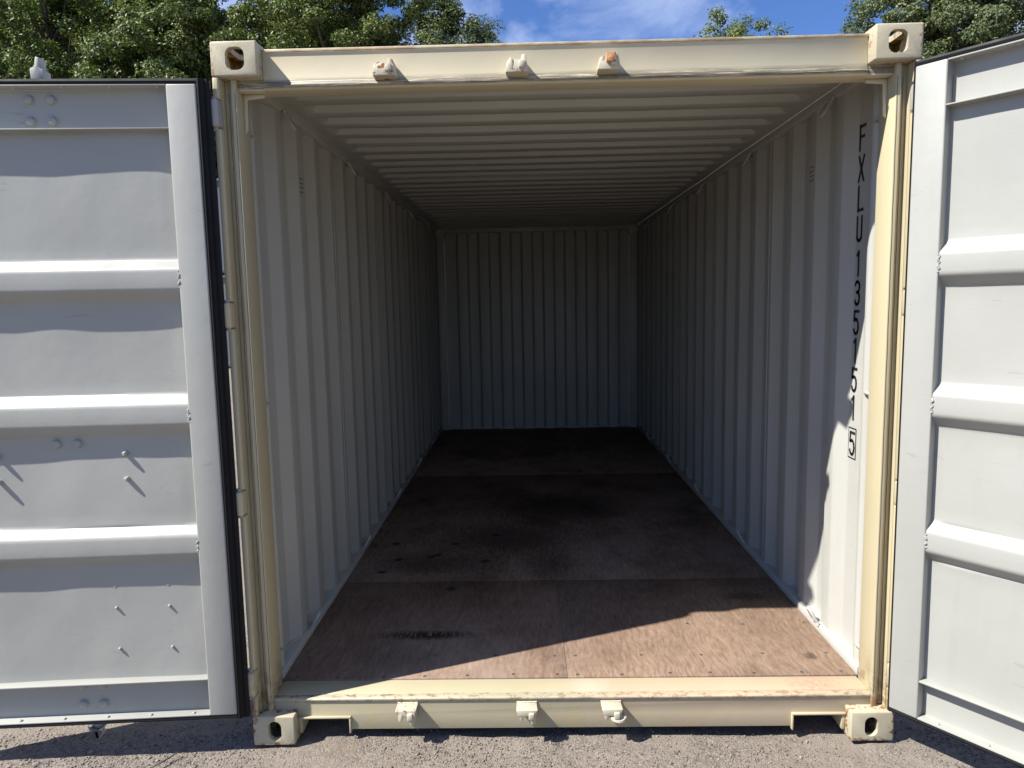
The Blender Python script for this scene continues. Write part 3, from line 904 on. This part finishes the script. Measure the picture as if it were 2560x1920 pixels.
for x, k in ((-.626, ''), (-.164, ''), (.160, 'loop')):
    keeper(x, .140, False, k, 0)

# ------------------------------------------------------------------ doors
LEAF = 1.150
ZB, ZT = .157, 2.437
def door(sx, origin, ang, label):
    m = 1 if sx > 0 else -1
    D = .042
    # corrugated steel skin
    prof = [(D, .302)]
    for zt in ((.744, .783, .855, .888), (1.224, 1.264, 1.338, 1.371), (1.706, 1.743, 1.816, 1.850)):
        prof += [(D, zt[0]), (.004, zt[1]), (.004, zt[2]), (D, zt[3])]
    prof.append((D, 2.289))
    pr = round_poly(prof, .011, 3)
    # more rows on the flats so they can carry dents
    fine = []
    for a, b in zip(pr[:-1], pr[1:]):
        n = max(1, int((b[1] - a[1]) / .035))
        for k in range(n): fine.append((a[0] + (b[0] - a[0]) * k / n, a[1] + (b[1] - a[1]) * k / n))
    fine.append(pr[-1])
    ss = np.linspace(.096, LEAF - .096, 64)
    grid = []
    for y, z in fine:
        row = []
        for s_ in ss:
            e = min(1, min(s_ - .096, LEAF - .096 - s_) / .06)
            flat = 1.0 if y > D - .002 else .25
            q = Vector((s_ * 2.1 + sx * 5, z * 1.7, sx * 2.0))
            d = (.0085 * mnoise.noise(q) + .0022 * mnoise.noise(q * 3.1)) * e * flat
            row.append((s_, m * (y + d), z))
        grid.append(row)
    do = MB().sheet(grid).build('door', M['doorw'], smooth=30, recalc=False)
    do.parent = box_root
    do.matrix_parent_inverse = Matrix.Translation(-OFF)
    do.location = (origin[0], origin[1], 0)
    do.rotation_euler = (0, 0, ang)
    do['label'] = label
    def sub(mb, name, mat, **k):
        mb.v = [(v[0], m * v[1], v[2]) for v in mb.v]
        o = mb.build(name, mat, **k); o.parent = do; return o
    # stiles
    sub(MB().box(0, .100, 0, .050, ZB, ZT), 'stile', M['doorw'], bevel=.005, seg=3)
    sub(MB().box(LEAF - .100, LEAF, 0, .050, ZB, ZT), 'stile', M['doorw'], bevel=.005, seg=3)
    # channel rails
    top = [(.001, ZT - .0005), (.050, ZT - .0005), (.050, 2.2895), (.001, 2.2895), (.001, 2.294), (.0445, 2.294), (.0455, 2.300), (.0455, 2.4265), (.0445, 2.432), (.001, 2.432)]
    sub(MB().prism(top, 'x', .1003, LEAF - .1003), 'top_rail', M['doorw'], bevel=.001)
    bot = [(.001, ZB + .0005), (.050, ZB + .0005), (.050, .302), (.001, .302), (.001, .2970), (.0445, .2970), (.0455, .291), (.0455, .168), (.0445, .162), (.001, .162)]
    sub(MB().prism(bot, 'x', .1003, LEAF - .1003), 'bottom_rail', M['doorw'], bevel=.001)
    # rubber gasket round the leaf, double finned
    for (a, b) in ((-.040 if sx < 0 else -.033, -.0005), (LEAF + .0005, LEAF + .030)):
        n1, n2 = (a, b)
        if a < 0 and sx > 0:
            pf = [(n2, .010), (n2 - .010, .014), (n2 - .013, .030), (n2 - .004, .046), (n2, .046)]
        elif a < 0:
            pf = [(n2, .004), (n2 - .008, .001), (n2 - .012, .010), (n2 - .020, .012), (n2 - .024, .018), (n2 - .031, .016), (n1, .022), (n1 + .002, .040), (n2, .046)]
        else:
            pf = [(n1, .004), (n1 + .012, .003), (n2, .016), (n2 - .002, .040), (n1, .046)]
        sub(MB().prism(pf, 'z', ZB - .020, ZT + .020), 'gasket', M['rubber'], smooth=40)
    sub(MB().prism([(.004, ZT + .0005), (.0015, ZT + .010), (.010, ZT + .014), (.012, ZT + .021), (.044, ZT + .020), (.046, ZT + .0005)], 'x', 0, LEAF), 'gasket', M['rubber'], smooth=40)
    sub(MB().prism([(.004, ZB - .0005), (.0015, ZB - .009), (.010, ZB - .012), (.014, ZB - .020), (.044, ZB - .020), (.046, ZB - .0005)], 'x', 0, LEAF), 'gasket', M['rubber'], smooth=40)
    # weld squiggles where the ribs meet the stile
    for zc, h in ((.82, .05), (1.30, .055), (1.78, .06)):
        pts = [(.1000 + .0035 * math.sin(k * 2.1 + zc * 9), .003 + .002 * math.sin(k * 1.7), zc - h / 2 + h * k / 9) for k in range(10)]
        sub(MB().tube(pts, .0040, 6), 'weld_bead', M['doorw'])
    # rivets along the flanges
    rv = MB().tube([(0, 0, 0), (0, 0, .003), (0, 0, .006)], .006, 8, rr=[.0075, .007, .004]).mesh('rivet', M['doorw'])
    for k in range(7):
        s_ = .164 + .158 * k
        if s_ > LEAF - .12: break
        link('rivet', rv, do, (s_, m * .016, .1615))
        link('rivet', rv, do, (s_ - .03, m * .016, 2.4323), (math.pi, 0, 0))
    # bolts through the leaf (they hold the lock rod brackets outside)
    def stud(s_, z, r, ln, y=D + .004):
        mm = MB().tube([(s_, y, z), (s_, y - ln * .7, z), (s_, y - ln, z)], r, 10, rr=[r * 1.05, r, r * .55])
        sub(mm, 'bolt', M['doorw'])
    def nut(s_, z, y=.0460):
        mm = MB().tube([(s_, y, z), (s_, y - .002, z), (s_, y - .011, z), (s_, y - .014, z)], .012, 9, rr=[.0180, .0170, .0135, .0085])
        sub(mm, 'bolt', M['doorw'])
    if sx < 0:
        for s_ in (.503, .577):
            for z in (2.397, 2.326, .278, .204): nut(s_, z)
            nut(s_ + .011, 1.200, .0435)
        for s_ in (.348, .800):
            stud(s_, 1.066, .0088, .0265); stud(s_, 1.160, .0088, .0265)
        for s_ in (.234, .427):
            for z in (.659, .577, .417): stud(s_, z, .0056, .0125 if z != .659 else .0075)
    else:
        for s_ in (.503, .577):
            for z in (2.397, 2.326, .278, .204): nut(s_, z)
    # hinge blades
    for z0, z1 in HZ:
        bl = MB().box(-.036, .115, .0515, .0625, z0 + .006, z1 - .006)
        sub(bl, 'hinge_blade', M['grey'], bevel=.003)
    # lock rods with cams, brackets and handle on the outer face
    for s_ in (.552, .965):
        sub(MB().tube([(s_, .078, .075), (s_, .078, 2.520)], .0165, 12), 'lock_rod', M['grey'], smooth=50)
        for z, d in ((2.488, 1), (.108, -1)):
            cam_p = [(s_ - .026, z - .020), (s_ + .018, z - .020), (s_ + .020, z + .012 * d + .004), (s_ + .004, z + .024 * d), (s_ - .002, z + .056 * d), (s_ - .016, z + .052 * d), (s_ - .010, z + .022 * d), (s_ - .026, z + .012 * d)]
            cam_p = [(a, z + (b - z) ) for a, b in cam_p]
            sub(MB().prism(cam_p, 'y', .052, .100), 'lock_cam', M['grey'], bevel=.003)
        for z in (2.361, 1.20, .241):
            sub(MB().prism([(s_ - .055, z - .05), (s_ + .055, z - .05), (s_ + .055, z + .05), (s_ - .055, z + .05)], 'y', .0505, .0605), 'rod_bracket', M['grey'], bevel=.003)
        sub(MB().tube([(s_, .080, 1.00), (s_ + .03, .115, 1.00), (s_ - .33 if s_ > .9 else s_ + .33, .118, .99)], .010, 8), 'rod_handle', M['grey'])
    return do
door(-1, (-1.255, -.049), R(184), 'left leaf swung fully back, its three ribs throwing wide shadows')
door(1, (1.177, -.033), R(-52), 'right leaf standing half open in full sun')

# ------------------------------------------------------------------ trees
def leaves_mesh(name, centers, radii, nleaf, size, mat, crown_c, seed):
    g = np.random.default_rng(seed)
    k = g.integers(0, len(centers), nleaf)
    d = g.normal(size=(nleaf, 3)); d /= np.linalg.norm(d, axis=1)[:, None]
    rad = g.random(nleaf) ** .45
    p = centers[k] + d * (radii[k] * rad)[:, None] * np.array([1, 1, .72])
    out = p - crown_c; out /= np.linalg.norm(out, axis=1)[:, None] + 1e-6
    nrm = .55 * d + .35 * out + np.array([0, 0, .55]) + g.normal(size=(nleaf, 3)) * .55
    nrm /= np.linalg.norm(nrm, axis=1)[:, None]
    t = g.normal(size=(nleaf, 3)) + np.array([0, 0, -.5]); t -= nrm * (t * nrm).sum(1)[:, None]; t /= np.linalg.norm(t, axis=1)[:, None]
    b = np.cross(nrm, t)
    s = size * g.uniform(.65, 1.3, nleaf)[:, None]
    fold = nrm * s * .12
    v0 = p - t * s * .5; v2 = p + t * s * .55
    v1 = p + b * s * .27 + fold; v3 = p - b * s * .27 + fold
    V = np.stack([v0, v1, v2, v3], 1).reshape(-1, 3)
    i = np.arange(nleaf) * 4
    F = np.stack([np.stack([i, i + 1, i + 2], 1), np.stack([i, i + 2, i + 3], 1)], 1).reshape(-1, 3).astype(np.int32)
    me = bpy.data.meshes.new(name); me.vertices.add(len(V)); me.vertices.foreach_set('co', V.ravel())
    me.loops.add(F.size); me.loops.foreach_set('vertex_index', F.ravel())
    me.polygons.add(len(F)); me.polygons.foreach_set('loop_start', np.arange(0, F.size, 3, dtype=np.int32))
    me.polygons.foreach_set('loop_total', np.full(len(F), 3, dtype=np.int32)); me.update(calc_edges=True)
    me.materials.append(mat); return me

def tree(base, height, cr, seed, mat, label, nleaf=60000, size=.15, low=.25, lobes=15, group='trees behind the containers'):
    g = np.random.default_rng(seed)
    root = empty('broadleaf_tree', (base[0], base[1], 0))
    tag(root, label, 'tree', group)
    lobes = int(lobes * 1.6); cz = height * (low + 1) / 2; rz = height * (1 - low) / 2
    cc = np.array([0, 0, cz])
    # big lobes, then many clumps on them
    lob = []
    for i in range(lobes):
        d = g.normal(size=3); d /= np.linalg.norm(d)
        q = cc + d * np.array([cr, cr, rz]) * g.uniform(.25, .72)
        lob.append((q, g.uniform(.34, .50) * cr))
    lob.append((cc + np.array([0, 0, rz * .62]), .36 * cr))
    cen, rad = [], []
    for q, r_ in lob:
        for k in range(22):
            d = g.normal(size=3); d /= np.linalg.norm(d)
            cen.append(q + d * r_ * g.uniform(.45, 1.0) * np.array([1, 1, .85])); rad.append(g.uniform(.28, .58))
    cen = np.array(cen); rad = np.array(rad)
    me = leaves_mesh('crown', cen, rad, nleaf, size, mat, cc, seed + 1)
    link('crown', me, root)
    tr = MB()
    hh = height * .72
    pts = [(.12 * math.sin(z * .9 + seed), .12 * math.cos(z * .7 + seed), z) for z in np.linspace(-.1, hh, 9)]
    r0 = .035 * height * .6
    tr.tube(pts, r0, 10, rr=[r0 * (1.25 if k == 0 else 1) * (1 - .85 * k / 8) for k in range(9)])
    for i in range(0, len(cen), 9):
        c = cen[i]; z0 = min(hh * .95, max(height * .16, c[2] - np.hypot(c[0], c[1]) * .75))
        s_ = np.array([.12 * math.sin(z0 * .9 + seed), .12 * math.cos(z0 * .7 + seed), z0])
        mid = (s_ + c) / 2 + np.array([0, 0, -.05 * np.linalg.norm(c - s_)]) + g.normal(size=3) * .12
        tr.tube([s_, s_ * .5 + mid * .5, mid, mid * .45 + c * .55, c], .05, 6, rr=[.075, .06, .045, .03, .012])
    tr.build('trunk', M['bark'], root, smooth=60)
    return root

tree((-15.9, 22.6), 15.5, 4.6, 21, M['leaf_a'], 'dense deep green tree, outermost of the row over the swung back door', 130000, .125, low=.10)
tree((-11.6, 22.2), 15.5, 4.4, 35, M['leaf_a'], 'tall dense deep green tree rising behind the stacked containers', 170000, .115, low=.10)
tree((-5.9, 22.0), 15.0, 3.8, 47, M['leaf_b'], 'tall bright green tree whose crown stands over the left roof corner', 165000, .115, low=.10)
tree((-3.3, 26.0), 14.6, 3.0, 58, M['leaf_c'], 'smaller rounded grey green tree at the open sky end of the row', 100000, .12, low=.25)
tree((7.9, 27.0), 13.6, 4.2, 66, M['leaf_b'], 'low green tree with only its top showing above the header', 80000, .12, low=.25)
tree((14.5, 22.5), 15.4, 4.3, 74, M['leaf_c'], 'tall grey green tree beyond the right roof corner', 150000, .115, low=.15)
tree((21.2, 24.0), 16.5, 4.8, 83, M['leaf_c'], 'broad grey green tree standing behind the half open right door', 100000, .13, low=.15)
tree((-15.2, 28.5), 16.5, 5.4, 91, M['leaf_a'], 'shaded deep green tree half hidden behind the dense row', 90000, .20, low=.10, lobes=20)
tree((-9.6, 28.0), 16.0, 4.8, 97, M['leaf_b'], 'lighter green tree filling the gap behind the dense row', 90000, .20, low=.10, lobes=20)
tree((-19.5, 27.0), 16.0, 4.8, 103, M['leaf_b'], 'green tree at the outer end of the second row of trees', 70000, .20, low=.10, lobes=20)

# ------------------------------------------------------------------ stacked containers across the yard (seen through the hinge gap)
def yard_box(x0, x1, y0, y1, z0, mat, label):
    root = empty('storage_container', ((x0 + x1) / 2, (y0 + y1) / 2, z0))
    tag(root, label, 'container', 'stacked containers across the yard')
    cx, cy = (x0 + x1) / 2, (y0 + y1) / 2
    hx, hy = (x1 - x0) / 2, (y1 - y0) / 2
    def wall(a, b, fixed, axis, out):
        pts = []
        q = a + .12
        pts.append((a, 0))
        while q + .28 < b:
            pts += [(q, 0), (q + .068, -.036), (q + .14, -.036), (q + .208, 0)]; q += .278
        pts.append((b, 0))
        grid = [[(p, fixed + out * d, z) if axis == 'x' else (fixed + out * d, p, z) for p, d in pts] for z in (.16, 1.3, 2.52)]
        MB().sheet(grid).build('corrugated_wall', mat, root, smooth=20, recalc=False)
    wall(-hx + .1, hx - .1, -hy + .02, 'x', -1); wall(-hx + .1, hx - .1, hy - .02, 'x', 1)
    wall(-hy + .1, hy - .1, -hx + .02, 'y', -1); wall(-hy + .1, hy - .1, hx - .02, 'y', 1)
    MB().box(-hx + .05, hx - .05, -hy + .05, hy - .05, 2.53, 2.56).build('roof', mat, root)
    for a in (-1, 1):
        MB().box(-hx + .1, hx - .1, min(a * hy, a * (hy - .06)), max(a * hy, a * (hy - .06)), 2.50, 2.57).build('top_rail', mat, root, bevel=.005)
        MB().box(-hx + .1, hx - .1, min(a * hy, a * (hy - .06)), max(a * hy, a * (hy - .06)), .04, .18).build('bottom_rail', mat, root, bevel=.005)
        for b in (-1, 1):
            xa, xb = sorted((a * hx, a * (hx - .12))); ya, yb = sorted((b * hy, b * (hy - .12)))
            MB().box(xa, xb, ya, yb, .118, 2.473).build('corner_post', mat, root, bevel=.006)
            xa, xb = sorted((a * hx, a * (hx - .178))); ya, yb = sorted((b * hy, b * (hy - .162)))
            for z in (0, 2.473):
                MB().box(xa, xb, ya - .001 * (b < 0), yb + .001 * (b > 0), z + .0005, z + .1175).build('corner_casting', mat, root, bevel=.008)
    return root
yard_box(-13.2, -7.14, 17.2, 19.64, 0, M['yardgrey'], 'pale grey closed container on the ground, lower of the stack of two')
yard_box(-13.2, -7.14, 17.2, 19.64, 2.592, M['yardblue'], 'pale blue closed container on top of the stack of two')

# a dry twig lying on the gravel
tw = MB().tube([(-1.545, -.135, .006), (-1.52, -.105, .009), (-1.500, -.068, .008), (-1.49, -.052, .010)], .004, 6, rr=[.002, .004, .0035, .0015])
tw.tube([(-1.515, -.095, .009), (-1.525, -.070, .012)], .002, 5, rr=[.002, .001])
tag(tw.build('twig', M['bark']), 'short dry brown twig lying on sunlit gravel before the swung back door', 'twig')
